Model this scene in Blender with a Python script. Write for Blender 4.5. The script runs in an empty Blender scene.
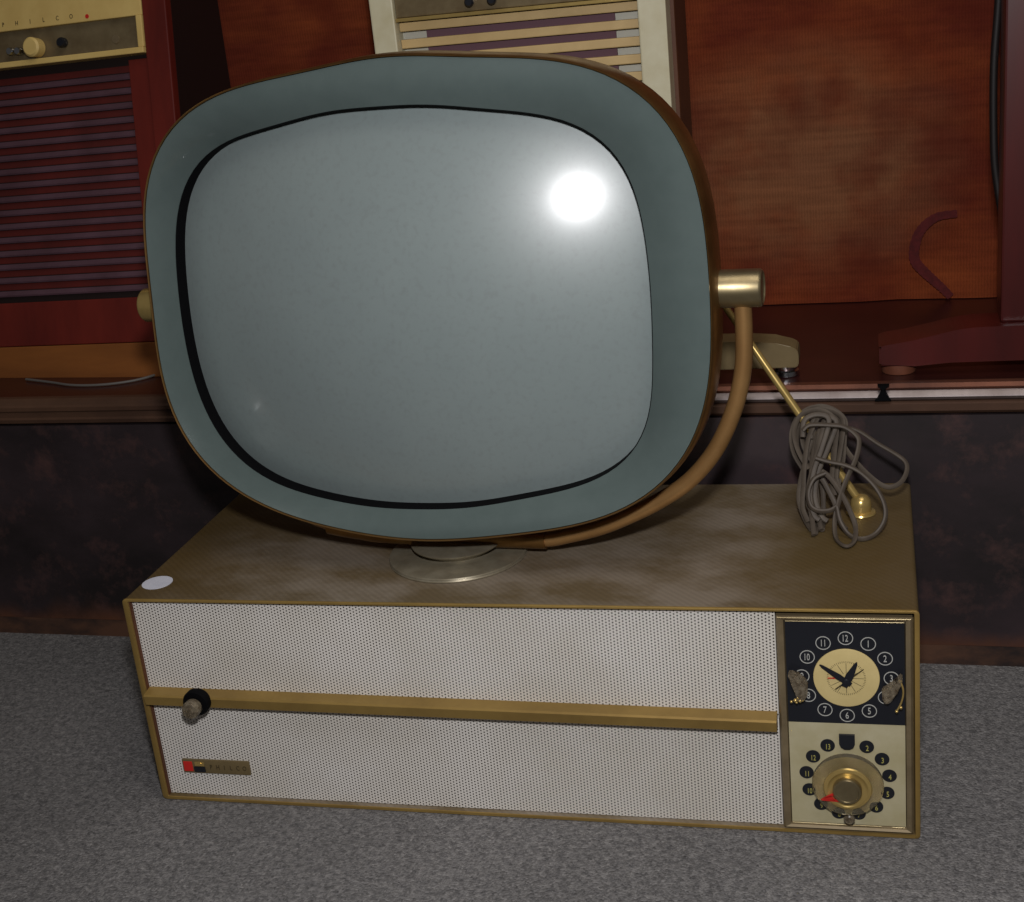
import bpy, bmesh, math, random
from mathutils import Vector, Matrix, Euler
random.seed(7)
C = bpy.context.scene.collection
PI = math.pi

# ------------------------------------------------------------------ materials
def srgb(r, g, b):
    f = lambda c: (c/255/12.92) if c/255 <= .04045 else ((c/255+.055)/1.055)**2.4
    return (f(r), f(g), f(b), 1)

def mat(name, col, rough=.5, metal=0, var=None, vscale=20, vmix=.5, bump=0, bscale=200, coat=0,
        trans=0, spec=.5, stretch=None, rvar=0, coat_rough=.05, ior=1.45, ramp=(.35, .65), detail=6):
    m = bpy.data.materials.new(name); m.use_nodes = True
    nt = m.node_tree; N = nt.nodes; L = nt.links
    p = N['Principled BSDF']
    p.inputs['Base Color'].default_value = col
    p.inputs['Roughness'].default_value = rough
    p.inputs['Metallic'].default_value = metal
    p.inputs['Coat Weight'].default_value = coat
    p.inputs['Coat Roughness'].default_value = coat_rough
    p.inputs['Transmission Weight'].default_value = trans
    p.inputs['Specular IOR Level'].default_value = spec
    p.inputs['IOR'].default_value = ior
    tc = N.new('ShaderNodeTexCoord'); mp = N.new('ShaderNodeMapping')
    L.new(tc.outputs['Object'], mp.inputs[0])
    if stretch: mp.inputs['Scale'].default_value = stretch
    if var is not None:
        n = N.new('ShaderNodeTexNoise'); n.inputs['Scale'].default_value = vscale; n.inputs['Detail'].default_value = detail
        n.inputs['Roughness'].default_value = .62
        L.new(mp.outputs[0], n.inputs['Vector'])
        r = N.new('ShaderNodeMapRange'); r.inputs[1].default_value = ramp[0]; r.inputs[2].default_value = ramp[1]; r.inputs[4].default_value = vmix
        L.new(n.outputs['Fac'], r.inputs[0])
        mx = N.new('ShaderNodeMix'); mx.data_type = 'RGBA'
        mx.inputs[6].default_value = col; mx.inputs[7].default_value = var
        L.new(r.outputs[0], mx.inputs[0]); L.new(mx.outputs[2], p.inputs['Base Color'])
        m['mix'] = mx.name
        if rvar:
            rr = N.new('ShaderNodeMapRange'); rr.inputs[3].default_value = rough; rr.inputs[4].default_value = rough+rvar
            L.new(r.outputs[0], rr.inputs[0]); L.new(rr.outputs[0], p.inputs['Roughness'])
    if bump:
        b = N.new('ShaderNodeTexNoise'); b.inputs['Scale'].default_value = bscale; b.inputs['Detail'].default_value = 3
        L.new(mp.outputs[0], b.inputs['Vector'])
        bb = N.new('ShaderNodeBump'); bb.inputs['Strength'].default_value = bump; bb.inputs['Distance'].default_value = .002
        L.new(b.outputs['Fac'], bb.inputs['Height']); L.new(bb.outputs[0], p.inputs['Normal'])
    return m

def nodes(m): return m.node_tree.nodes, m.node_tree.links, m.node_tree.nodes['Principled BSDF']

def math_(N, L, op, a, b=None):
    n = N.new('ShaderNodeMath'); n.operation = op
    for i, v in enumerate((a, b)):
        if v is None: continue
        if hasattr(v, 'type') or hasattr(v, 'links'): L.new(v, n.inputs[i])
        else: n.inputs[i].default_value = v
    return n.outputs[0]

M = {}
M['gold_trim'] = mat('aged_gold_trim', srgb(158, 130, 72), .42, .4, srgb(120, 96, 52), 18, .6)
M['brass'] = mat('polished_brass', srgb(208, 180, 112), .25, .65, srgb(160, 132, 74), 40, .4)
M['brass_rim'] = mat('brown_brass_rim', srgb(160, 122, 72), .28, .85, srgb(96, 68, 38), 22, .75, rvar=.15)
M['copper'] = mat('coppery_tube', srgb(176, 136, 86), .34, .6, srgb(140, 104, 62), 30, .6, rvar=.15)
M['nickel'] = mat('tarnished_nickel', srgb(170, 156, 122), .3, .9, srgb(120, 105, 74), 30, .6, rvar=.15)
M['stem_metal'] = mat('dull_bronze_metal', srgb(142, 126, 98), .3, .45, srgb(108, 94, 70), 60, .6, rvar=.15)
M['disc_metal'] = mat('grey_worn_metal', srgb(156, 148, 128), .28, .5, srgb(116, 106, 86), 60, .6, rvar=.15)
M['bezel'] = mat('grey_green_mask', srgb(86, 98, 96), .35, 0, srgb(80, 92, 90), 60, .6, coat=.5, coat_rough=.05)
M['black'] = mat('black_enamel', srgb(26, 28, 34), .3, coat=.1)
M['matte_black'] = mat('matte_black', srgb(8, 8, 10), .8, spec=.1)
M['cream'] = mat('aged_cream_paint', srgb(204, 198, 170), .45, 0, srgb(182, 172, 136), 25, .7)
M['cream_plate'] = mat('cream_selector_plate', srgb(182, 174, 144), .45, 0, srgb(160, 150, 112), 25, .7)
M['cream_dial'] = mat('cream_clock_dial', srgb(206, 186, 130), .4, 0, srgb(190, 170, 114), 60, .5)
M['print_white'] = mat('white_print', srgb(172, 172, 166), .5)
M['print_dim'] = mat('yellowed_print', srgb(172, 164, 90), .5)
M['print_dark'] = mat('dark_print', srgb(64, 54, 34), .5)
M['red'] = mat('red_paint', srgb(196, 40, 34), .4)
M['clear'] = mat('clear_plastic', srgb(236, 226, 200), .06, trans=.92, var=srgb(205, 190, 150), vscale=60, vmix=.6, ior=1.25)
M['perspex'] = mat('dirty_clear_plastic', srgb(166, 154, 132), .25, trans=.55, var=srgb(88, 72, 54), vscale=240, vmix=.9, ior=1.3)
M['mahogany'] = mat('red_mahogany', srgb(112, 36, 26), .4, 0, srgb(72, 20, 16), 12, .8, stretch=(1, 1, .15), coat=.1, coat_rough=.25)
M['stand_wood'] = mat('deep_mahogany', srgb(76, 22, 19), .3, 0, srgb(46, 14, 13), 14, .8, stretch=(1, 1, .2), coat=.25, coat_rough=.3)
M['louver'] = mat('dull_purple_louver', srgb(88, 64, 74), .5, 0, srgb(64, 42, 48), 20, .6)
M['cream_gold'] = mat('yellowed_cream_paint', srgb(214, 186, 116), .45, 0, srgb(196, 166, 98), 25, .7)
M['recess'] = mat('dark_red_recess', srgb(88, 24, 18), .6, 0, srgb(62, 16, 13), 20, .6)
M['orange_wood'] = mat('orange_brown_wood', srgb(130, 78, 34), .5, 0, srgb(88, 48, 20), 12, .8, stretch=(.2, 1, 1.4))
M['dark_wood'] = mat('very_dark_wood', srgb(26, 14, 12), .55)
M['brown_side'] = mat('brown_cabinet_side', srgb(88, 50, 26), .6, 0, srgb(64, 34, 18), 12, .6)
M['tan'] = mat('tan_slat_paint', srgb(196, 168, 116), .5, 0, srgb(176, 148, 98), 30, .6)
M['purple'] = mat('dark_plum_cloth', srgb(98, 70, 78), .8)
M['pale_grey'] = mat('pale_grey_paint', srgb(180, 178, 164), .6)
M['control_glass'] = mat('bronze_control_strip', srgb(126, 112, 84), .3, .3, srgb(96, 80, 56), 40, .7)
M['foot_gold'] = mat('dull_gold_paint', srgb(116, 100, 68), .5, .1, srgb(90, 76, 50), 30, .5)
M['chrome'] = mat('chrome', srgb(200, 205, 212), .15, 1)
M['glide'] = mat('worn_wood_glide', srgb(122, 72, 50), .6, 0, srgb(84, 44, 30), 40, .6)
M['cord'] = mat('grey_brown_cord', srgb(88, 79, 69), .55, 0, srgb(64, 56, 49), 60, .6, spec=.3)
M['wire_grey'] = mat('dull_grey_wire', srgb(92, 88, 84), .6)
M['black_cord'] = mat('dark_cord', srgb(20, 13, 12), .6)
M['sticker'] = mat('white_paper', srgb(206, 208, 220), .7, 0, srgb(184, 186, 200), 100, .4)
M['rug_mark'] = mat('dark_maroon_yarn', srgb(86, 24, 24), .95, 0, srgb(64, 16, 16), 200, .8)
M['nose_steel'] = mat('worn_metal_nosing', srgb(158, 150, 150), .36, .8, srgb(84, 66, 58), 6, .9, stretch=(1, .1, .1), rvar=.15)
M['nose_copper'] = mat('copper_edge_strip', srgb(122, 76, 58), .45, .5, srgb(64, 36, 28), 14, .8, stretch=(1, .1, .1))
M['nose_brown'] = mat('brown_edge_moulding', srgb(92, 66, 50), .5, .2, srgb(56, 38, 30), 10, .8, stretch=(.6, 1, 1))
M['plat_top'] = mat('red_brown_platform_top', srgb(58, 24, 20), .35, 0, srgb(36, 15, 14), 8, .8, stretch=(.4, 1, 1), coat=.2, coat_rough=.25)
M['kick'] = mat('worn_brown_kick', srgb(84, 56, 40), .7, 0, srgb(36, 26, 24), 16, 1, stretch=(.5, 1, 1), ramp=(.42, .58))
M['rear_shell'] = mat('dark_brown_metal_shell', srgb(60, 44, 28), .45, .5)

# perforated speaker grille: staggered round dots, in object space
def grille_mat():
    m = mat('white_perforated_grille', srgb(216, 212, 206), .5, 0, srgb(192, 184, 168), 9, .5)
    N, L, p = nodes(m)
    tc = N.new('ShaderNodeTexCoord'); sp = N.new('ShaderNodeSeparateXYZ'); L.new(tc.outputs['Object'], sp.inputs[0])
    px, pz = .00262, .00268
    u = math_(N, L, 'DIVIDE', sp.outputs['X'], px); col = math_(N, L, 'FLOOR', u)
    fu = math_(N, L, 'SUBTRACT', math_(N, L, 'SUBTRACT', u, col), .5)
    odd = math_(N, L, 'MULTIPLY', math_(N, L, 'FLOORED_MODULO', col, 2.0), .5)
    v = math_(N, L, 'ADD', math_(N, L, 'DIVIDE', sp.outputs['Z'], pz), odd)
    fv = math_(N, L, 'SUBTRACT', math_(N, L, 'FRACT', v), .5)
    d2 = math_(N, L, 'ADD', math_(N, L, 'MULTIPLY', fu, fu), math_(N, L, 'MULTIPLY', fv, fv))
    hole = math_(N, L, 'LESS_THAN', d2, .25*.25)
    mx = N.new('ShaderNodeMix'); mx.data_type = 'RGBA'; mx.inputs[7].default_value = srgb(44, 34, 28)
    L.new(N[m['mix']].outputs[2], mx.inputs[6]); L.new(hole, mx.inputs[0]); L.new(mx.outputs[2], p.inputs['Base Color'])
    return m
M['grille'] = grille_mat()

def carpet_mat():
    m = mat('grey_loop_carpet', srgb(130, 128, 127), .95, 0, srgb(90, 89, 90), 160, 1, 0, spec=.1, ramp=(.3, .7), detail=8)
    N, L, p = nodes(m)
    tc = N.new('ShaderNodeTexCoord'); v = N.new('ShaderNodeTexVoronoi'); v.inputs['Scale'].default_value = 560
    wn = N.new('ShaderNodeTexNoise'); wn.inputs['Scale'].default_value = 5; wn.inputs['Detail'].default_value = 6
    for q in (v, wn): L.new(tc.outputs['Object'], q.inputs['Vector'])
    sp = N.new('ShaderNodeSeparateColor'); L.new(v.outputs['Color'], sp.inputs[0])
    r = N.new('ShaderNodeMapRange'); r.inputs[3].default_value = .66; r.inputs[4].default_value = 1.3; L.new(sp.outputs[0], r.inputs[0])
    r2 = N.new('ShaderNodeMapRange'); r2.inputs[1].default_value = .3; r2.inputs[2].default_value = .7; r2.inputs[3].default_value = .88; r2.inputs[4].default_value = 1.1
    L.new(wn.outputs['Fac'], r2.inputs[0])
    k = math_(N, L, 'MULTIPLY', r.outputs[0], r2.outputs[0])
    mx = N.new('ShaderNodeMix'); mx.data_type = 'RGBA'; mx.blend_type = 'MULTIPLY'; mx.inputs[0].default_value = 1
    L.new(N[m['mix']].outputs[2], mx.inputs[6]); L.new(k, mx.inputs[7]); L.new(mx.outputs[2], p.inputs['Base Color'])
    bb = N.new('ShaderNodeBump'); bb.inputs['Strength'].default_value = .6; bb.inputs['Distance'].default_value = .0015
    L.new(v.outputs['Distance'], bb.inputs['Height']); bb.invert = True; L.new(bb.outputs[0], p.inputs['Normal'])
    return m
M['carpet'] = carpet_mat()

def bronze_mat():
    m = mat('dusty_bronze', srgb(98, 80, 46), .5, .2, srgb(142, 130, 114), 11, .85, .06, 700, stretch=(1, 1.5, 1), ramp=(.40, .60), detail=9)
    N, L, p = nodes(m)
    tc = N.new('ShaderNodeTexCoord'); sp = N.new('ShaderNodeSeparateXYZ'); L.new(tc.outputs['Object'], sp.inputs[0])
    # dust lies thickest in the middle; the ends are wiped cleaner
    e1 = N.new('ShaderNodeMapRange'); e1.interpolation_type = 'SMOOTHSTEP'; e1.inputs[1].default_value = .27; e1.inputs[2].default_value = .16; L.new(sp.outputs['X'], e1.inputs[0])
    e2 = N.new('ShaderNodeMapRange'); e2.interpolation_type = 'SMOOTHSTEP'; e2.inputs[1].default_value = -.31; e2.inputs[2].default_value = -.22; L.new(sp.outputs['X'], e2.inputs[0])
    mx = N[m['mix']]; src = mx.inputs[0].links[0].from_socket
    k = math_(N, L, 'MULTIPLY', math_(N, L, 'ADD', math_(N, L, 'MULTIPLY', src, .75), .28), math_(N, L, 'MULTIPLY', e1.outputs[0], e2.outputs[0]))
    k = math_(N, L, 'ADD', k, math_(N, L, 'MULTIPLY', src, .12))
    L.new(k, mx.inputs[0])
    # faint embossed cross-hatch
    w = N.new('ShaderNodeTexWave'); w.inputs['Scale'].default_value = 95; w.bands_direction = 'DIAGONAL'; L.new(tc.outputs['Object'], w.inputs['Vector'])
    mm = N.new('ShaderNodeMix'); mm.data_type = 'RGBA'; mm.blend_type = 'MULTIPLY'; mm.inputs[0].default_value = .12
    L.new(mx.outputs[2], mm.inputs[6]); L.new(w.outputs['Color'], mm.inputs[7]); L.new(mm.outputs[2], p.inputs['Base Color'])
    return m
M['bronze_top'] = bronze_mat()

def riser_mat():
    m = mat('scuffed_black_brown_riser', srgb(54, 44, 47), .38, 0, srgb(24, 18, 19), 9, .95, stretch=(.6, 1, 1), rvar=.2)
    N, L, p = nodes(m)
    tc = N.new('ShaderNodeTexCoord'); n = N.new('ShaderNodeTexNoise'); n.inputs['Scale'].default_value = 26; n.inputs['Detail'].default_value = 8; n.inputs['Roughness'].default_value = .7
    L.new(tc.outputs['Object'], n.inputs['Vector'])
    r = N.new('ShaderNodeMapRange'); r.inputs[1].default_value = .52; r.inputs[2].default_value = .74; r.inputs[4].default_value = .65
    L.new(n.outputs['Fac'], r.inputs[0])
    mx = N.new('ShaderNodeMix'); mx.data_type = 'RGBA'; mx.inputs[7].default_value = srgb(84, 58, 54)
    L.new(N[m['mix']].outputs[2], mx.inputs[6]); L.new(r.outputs[0], mx.inputs[0])
    # brown, worn-through band along the foot
    sp = N.new('ShaderNodeSeparateXYZ'); L.new(tc.outputs['Object'], sp.inputs[0])
    h = N.new('ShaderNodeMapRange'); h.inputs[1].default_value = .055; h.inputs[2].default_value = .018
    L.new(sp.outputs['Z'], h.inputs[0])
    n2 = N.new('ShaderNodeTexNoise'); n2.inputs['Scale'].default_value = 17; n2.inputs['Detail'].default_value = 8; L.new(tc.outputs['Object'], n2.inputs['Vector'])
    k = math_(N, L, 'ADD', h.outputs[0], math_(N, L, 'MULTIPLY', math_(N, L, 'SUBTRACT', n2.outputs['Fac'], .5), 2.2))
    k = math_(N, L, 'MULTIPLY', math_(N, L, 'MINIMUM', math_(N, L, 'MAXIMUM', math_(N, L, 'SUBTRACT', k, .25), 0), 1), h.outputs[0])
    m2 = N.new('ShaderNodeMix'); m2.data_type = 'RGBA'; m2.inputs[7].default_value = srgb(92, 56, 36)
    L.new(mx.outputs[2], m2.inputs[6]); L.new(k, m2.inputs[0]); L.new(m2.outputs[2], p.inputs['Base Color'])
    return m
M['riser'] = riser_mat()

def screen_mat():
    m = mat('grey_picture_tube_glass', srgb(128, 139, 138), .40, 0, srgb(121, 132, 132), 9, .6, coat=.8, coat_rough=.20, spec=.85)
    N, L, p = nodes(m)
    tc = N.new('ShaderNodeTexCoord'); n = N.new('ShaderNodeTexNoise'); n.inputs['Scale'].default_value = 230; n.inputs['Detail'].default_value = 8
    L.new(tc.outputs['Object'], n.inputs['Vector'])
    r = N.new('ShaderNodeMapRange'); r.inputs[1].default_value = .5; r.inputs[2].default_value = .8; r.inputs[4].default_value = .3
    L.new(n.outputs['Fac'], r.inputs[0])
    mx = N.new('ShaderNodeMix'); mx.data_type = 'RGBA'; mx.inputs[7].default_value = srgb(104, 106, 106)
    L.new(N[m['mix']].outputs[2], mx.inputs[6]); L.new(r.outputs[0], mx.inputs[0]); L.new(mx.outputs[2], p.inputs['Base Color'])
    return m
M['screen'] = screen_mat()

def rug_mat():
    m = mat('rust_red_woven_rug', srgb(92, 38, 25), .95, 0, srgb(130, 64, 32), 6, .8, spec=.1, stretch=(.8, 1, 1.8), ramp=(.42, .72), detail=8)
    N, L, p = nodes(m)
    tc = N.new('ShaderNodeTexCoord')
    # worn tan patch in the middle of the right half
    mp = N.new('ShaderNodeMapping'); L.new(tc.outputs['Object'], mp.inputs[0])
    mp.inputs['Location'].default_value = (-.185*5.5, 0, -.150*7.0); mp.inputs['Scale'].default_value = (5.5, 0, 7.0)
    g = N.new('ShaderNodeTexGradient'); g.gradient_type = 'SPHERICAL'; L.new(mp.outputs[0], g.inputs[0])
    n = N.new('ShaderNodeTexNoise'); n.inputs['Scale'].default_value = 30; n.inputs['Detail'].default_value = 8; L.new(tc.outputs['Object'], n.inputs['Vector'])
    f = math_(N, L, 'MULTIPLY', g.outputs['Fac'], n.outputs['Fac'])
    f = math_(N, L, 'MINIMUM', math_(N, L, 'MULTIPLY', f, 1.7), .6)
    mx = N.new('ShaderNodeMix'); mx.data_type = 'RGBA'; mx.inputs[7].default_value = srgb(128, 90, 62)
    L.new(N[m['mix']].outputs[2], mx.inputs[6]); L.new(f, mx.inputs[0])
    # fine weave
    w1 = N.new('ShaderNodeTexWave'); w1.inputs['Scale'].default_value = 105; w1.bands_direction = 'X'; w1.inputs['Distortion'].default_value = 3; w1.inputs['Detail Scale'].default_value = 3
    L.new(tc.outputs['Object'], w1.inputs['Vector'])
    m2 = N.new('ShaderNodeMapping'); m2.inputs['Scale'].default_value = (14, 1, 150); L.new(tc.outputs['Object'], m2.inputs[0])
    w2 = N.new('ShaderNodeTexNoise'); w2.inputs['Scale'].default_value = 1; w2.inputs['Detail'].default_value = 4; L.new(m2.outputs[0], w2.inputs['Vector'])
    wv = math_(N, L, 'ADD', math_(N, L, 'ADD', math_(N, L, 'MULTIPLY', w1.outputs['Fac'], .22), math_(N, L, 'MULTIPLY', w2.outputs['Fac'], .8)), .48)
    mm = N.new('ShaderNodeMix'); mm.data_type = 'RGBA'; mm.blend_type = 'MULTIPLY'; mm.inputs[0].default_value = 1
    L.new(mx.outputs[2], mm.inputs[6]); L.new(wv, mm.inputs[7])
    # scattered dark maroon blotches
    n2 = N.new('ShaderNodeTexNoise'); n2.inputs['Scale'].default_value = 13; n2.inputs['Detail'].default_value = 9; L.new(mp.outputs[0], n2.inputs['Vector'])
    L.new(tc.outputs['Object'], n2.inputs['Vector'])
    r2 = N.new('ShaderNodeMapRange'); r2.inputs[1].default_value = .5; r2.inputs[2].default_value = .72; r2.inputs[4].default_value = .65
    L.new(n2.outputs['Fac'], r2.inputs[0])
    m3 = N.new('ShaderNodeMix'); m3.data_type = 'RGBA'; m3.inputs[7].default_value = srgb(78, 26, 18)
    L.new(mm.outputs[2], m3.inputs[6]); L.new(r2.outputs[0], m3.inputs[0]); L.new(m3.outputs[2], p.inputs['Base Color'])
    return m
M['rug'] = rug_mat()

# ------------------------------------------------------------------ mesh helpers (bm collects shapes, obj links ONE mesh)
def BM(): return bmesh.new()

def obj(name, bm, m, parent=None, smooth=False, label=None):
    me = bpy.data.meshes.new(name)
    bmesh.ops.recalc_face_normals(bm, faces=bm.faces)
    bm.to_mesh(me); bm.free()
    me.materials.append(M[m] if isinstance(m, str) else m)
    o = bpy.data.objects.new(name, me); C.objects.link(o)
    if smooth:
        for p in me.polygons: p.use_smooth = True
        try: me.set_sharp_from_angle(angle=math.radians(38))
        except Exception: pass
    if parent:
        o.parent = parent
        r = parent
        while r.parent: r = r.parent
        me.transform(Matrix.Translation(r.location).inverted())   # meshes are written in world coordinates
    if label: o['label'] = label
    return o

def tag(o, label, cat, group=None):
    o['label'] = label; o['category'] = cat
    if group: o['group'] = group
    return o

def empty(name, loc, label, cat):
    o = bpy.data.objects.new(name, None); C.objects.link(o); o.location = loc
    o.empty_display_size = .05
    return tag(o, label, cat)

def box(bm, x0, x1, y0, y1, z0, z1, bev=0, T=None, seg=2):
    r = bmesh.ops.create_cube(bm, size=1)
    vs = r['verts']
    for v in vs:
        v.co = Vector((x0+(v.co.x+.5)*(x1-x0), y0+(v.co.y+.5)*(y1-y0), z0+(v.co.z+.5)*(z1-z0)))
    if bev:
        es = list({e for v in vs for e in v.link_edges})
        b = bmesh.ops.bevel(bm, geom=es, offset=bev, segments=seg, affect='EDGES', profile=.6)
        vs = list({v for f in b['faces'] for v in f.verts} | {v for v in vs if v.is_valid})
    if T is not None:
        for v in vs: v.co = T @ v.co
    return vs

def prism(bm, pts, axis, a, b, T=None):
    """closed polygon pts (two coords) swept along axis from a to b"""
    def mk(p, t):
        c = {'x': (t, p[0], p[1]), 'y': (p[0], t, p[1]), 'z': (p[0], p[1], t)}[axis]
        v = Vector(c)
        return bm.verts.new(T @ v if T is not None else v)
    A = [mk(p, a) for p in pts]; B = [mk(p, b) for p in pts]
    n = len(pts)
    bm.faces.new(A); bm.faces.new(B[::-1])
    for i in range(n): bm.faces.new((A[i], A[(i+1) % n], B[(i+1) % n], B[i]))

def lathe(bm, prof, T, n=48, cap0=True, cap1=True):
    """prof = [(radius, height)] around local z, placed by T"""
    rings = []
    for r, h in prof:
        rings.append([bm.verts.new(T @ Vector((r*math.cos(2*PI*i/n), r*math.sin(2*PI*i/n), h))) for i in range(n)])
    for a, b in zip(rings, rings[1:]):
        for i in range(n): bm.faces.new((a[i], a[(i+1) % n], b[(i+1) % n], b[i]))
    if cap0: bm.faces.new(rings[0][::-1])
    if cap1: bm.faces.new(rings[-1])

def loft(bm, rings, cap0=False, cap1=False, closed=False):
    R = [[bm.verts.new(p) for p in r] for r in rings]
    n = len(R[0])
    pairs = list(zip(R, R[1:])) + ([(R[-1], R[0])] if closed else [])
    for a, b in pairs:
        for i in range(n): bm.faces.new((a[i], a[(i+1) % n], b[(i+1) % n], b[i]))
    if cap0: bm.faces.new(R[0][::-1])
    if cap1: bm.faces.new(R[-1])

def spline(pts, k=6):
    P = [Vector(p) for p in pts]; out = []
    for i in range(len(P)-1):
        p0 = P[max(i-1, 0)]; p1 = P[i]; p2 = P[i+1]; p3 = P[min(i+2, len(P)-1)]
        for j in range(k):
            t = j/k
            out.append(.5*((2*p1)+(p2-p0)*t+(2*p0-5*p1+4*p2-p3)*t*t+(-p0+3*p1-3*p2+p3)*t**3))
    out.append(P[-1]); return out

def tube(bm, pts, r, n=12, caps=True, flat=1.0):
    rings = []; up = None
    for i, p in enumerate(pts):
        d = (pts[min(i+1, len(pts)-1)]-pts[max(i-1, 0)]).normalized()
        if up is None: up = Vector((0, 0, 1)) if abs(d.z) < .9 else Vector((0, 1, 0))
        s = d.cross(up)
        if s.length < 1e-4: s = d.orthogonal()
        s.normalize(); up = s.cross(d).normalized()
        rr = r(i/(len(pts)-1)) if callable(r) else r
        rings.append([p+s*(rr*math.cos(2*PI*k/n))+up*(rr*flat*math.sin(2*PI*k/n)) for k in range(n)])
    loft(bm, rings, caps, caps)

def text_bm(bm, s, size, T, sx=1.0, depth=.0002):
    cu = bpy.data.curves.new('t', 'FONT'); cu.body = s; cu.size = size; cu.align_x = 'CENTER'; cu.align_y = 'CENTER'
    cu.extrude = depth; cu.resolution_u = 3
    ob = bpy.data.objects.new('t', cu); C.objects.link(ob)
    dg = bpy.context.evaluated_depsgraph_get(); dg.update()
    me = bpy.data.meshes.new_from_object(ob.evaluated_get(dg))
    xs = [v.co.x for v in me.vertices]; ys = [v.co.y for v in me.vertices]
    cx = (min(xs)+max(xs))/2; cy = (min(ys)+max(ys))/2
    b2 = [bm.verts.new(T @ Vector(((v.co.x-cx)*sx, v.co.y-cy, v.co.z))) for v in me.vertices]
    for f in me.polygons:
        try: bm.faces.new([b2[i] for i in f.vertices])
        except ValueError: pass
    bpy.data.objects.remove(ob); bpy.data.curves.remove(cu); bpy.data.meshes.remove(me)

def facing(x, y, z):
    """local xy = the x-z plane seen from -y, local z toward the viewer (-y)"""
    return Matrix.Translation((x, y, z)) @ Matrix.Rotation(PI/2, 4, 'X')

def disc(bm, x, y, z, r, t=.0004, n=32):
    lathe(bm, [(r, 0), (r, t)], facing(x, y, z), n)

def ring_flat(bm, x, y, z, r0, r1, t=.0003, n=32):
    T = facing(x, y, z)
    rs = [[T @ Vector((r*math.cos(2*PI*i/n), r*math.sin(2*PI*i/n), h)) for i in range(n)] for r, h in ((r0, 0), (r0, t), (r1, t), (r1, 0))]
    loft(bm, rs, closed=True)

# ------------------------------------------------------------------ setting
def struct(o): o['kind'] = 'structure'; return o
b = BM(); box(b, -3, 4, -3, 2, -.05, 0); struct(obj('floor', b, 'carpet'))
PA = math.atan(-.022)
TP = Matrix.Translation((0, .297, 0)) @ Matrix.Rotation(PA, 4, 'Z')        # platform frame: x along its front edge, y back
b = BM(); box(b, -2.6, 3.4, -.004, .6, .020, .2455, T=TP); struct(obj('trim_1', b, 'riser'))              # riser
b = BM(); box(b, -2.6, 3.4, -.0046, .6, 0, .0198, T=TP); struct(obj('trim_2', b, 'kick'))              # worn foot of the riser
b = BM(); box(b, -2.6, 3.4, .0097, .6, .2457, .2735, T=TP); struct(obj('trim_3', b, 'plat_top'))
b = BM(); prism(b, [(.0095, .246), (-.002, .247), (-.005, .250), (-.0052, .2565), (-.002, .2585), (.0095, .2585)], 'x', .25, 3.4, TP)
struct(obj('trim_4', b, 'nose_brown'))
b = BM(); prism(b, [(.0095, .2585), (-.001, .2585), (-.004, .2605), (-.0055, .263), (-.004, .2655), (-.001, .268), (.0095, .268)], 'x', .25, 3.4, TP)
struct(obj('trim_5', b, 'nose_steel', None, True))
b = BM(); prism(b, [(.0095, .2682), (0, .2682), (-.002, .2708), (.001, .2738), (.0095, .2738)], 'x', .25, 3.4, TP)
struct(obj('trim_6', b, 'nose_copper'))
# dark mitred joint in the metal edge
b = BM()
prism(b, [(.6085, .2740), (.6185, .2740), (.6140, .2700), (.6180, .2640), (.6200, .2600), (.6060, .2600), (.6085, .2640), (.6125, .2700)], 'y', -.0064, .0005, TP)
struct(obj('trim_7', b, 'matte_black'))
# plain wooden moulding on the left run
b = BM(); prism(b, [(.0095, .2462), (0, .2465), (-.004, .2485), (-.005, .2525), (-.003, .2545), (-.003, .2600), (-.005, .2620), (-.005, .2660), (-.003, .2680), (-.002, .2715), (.002, .2738), (.0095, .2738)], 'x', -2.6, .2498, TP)
struct(obj('trim_8', b, 'nose_brown', None, False))
b = BM(); box(b, -2.6, 3.4, .61, .66, 0, 2.4, T=TP); struct(obj('wall_back', b, 'dark_wood'))

# rug hung on the wall behind the platform
RX = empty('woven_rug', (.35, .597, .276), 'rust red woven rug hanging as the backdrop behind the televisions', 'rug')
b = BM()
nx, nz = 60, 30
g = [[b.verts.new((-.75+2.3*i/nx, .585-.035*(-.75+2.3*i/nx-.4)+.003*math.sin(i*.9)+.002*math.sin(i*2.3+j*.5), .2745+.95*j/nz)) for j in range(nz+1)] for i in range(nx+1)]
for i in range(nx):
    for j in range(nz): b.faces.new((g[i][j], g[i+1][j], g[i+1][j+1], g[i][j+1]))
obj('rug_cloth', b, 'rug', RX, True)
b = BM()
hook = [(.690, .366), (.672, .364), (.660, .357), (.652, .347), (.648, .335), (.647, .322), (.651, .313), (.660, .303), (.668, .295), (.676, .287), (.684, .278)]
hk = spline([(x, 0, z) for x, z in hook], 5)
lft, rgt = [], []
for i, p in enumerate(hk):
    d = (hk[min(i+1, len(hk)-1)]-hk[max(i-1, 0)]).normalized(); n = Vector((-d.z, 0, d.x))*(.0036+.0014*math.sin(PI*i/(len(hk)-1))+.0005*(i % 2))
    lft.append((p.x+n.x, p.z+n.z)); rgt.append((p.x-n.x, p.z-n.z))
def rugy(x): return .5695-.035*(x-.66)
V = [[b.verts.new((x, rugy(x)-dy, z)) for x, z in side] for dy in (0,) for side in (lft, rgt)]
for i in range(len(hk)-1): b.faces.new((V[0][i], V[0][i+1], V[1][i+1], V[1][i]))
obj('woven_mark', b, 'rug_mark', RX, label='dark maroon hook-shaped mark woven in the rug')

# ------------------------------------------------------------------ the television
TV = empty('swivel_television', (.3175, .125, 0), 'vintage television, tilting grey picture tube on low gold cabinet with clock, standing on the carpet', 'television')
W, H, D = .635, .1927, .2512
cab = BM()
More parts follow.
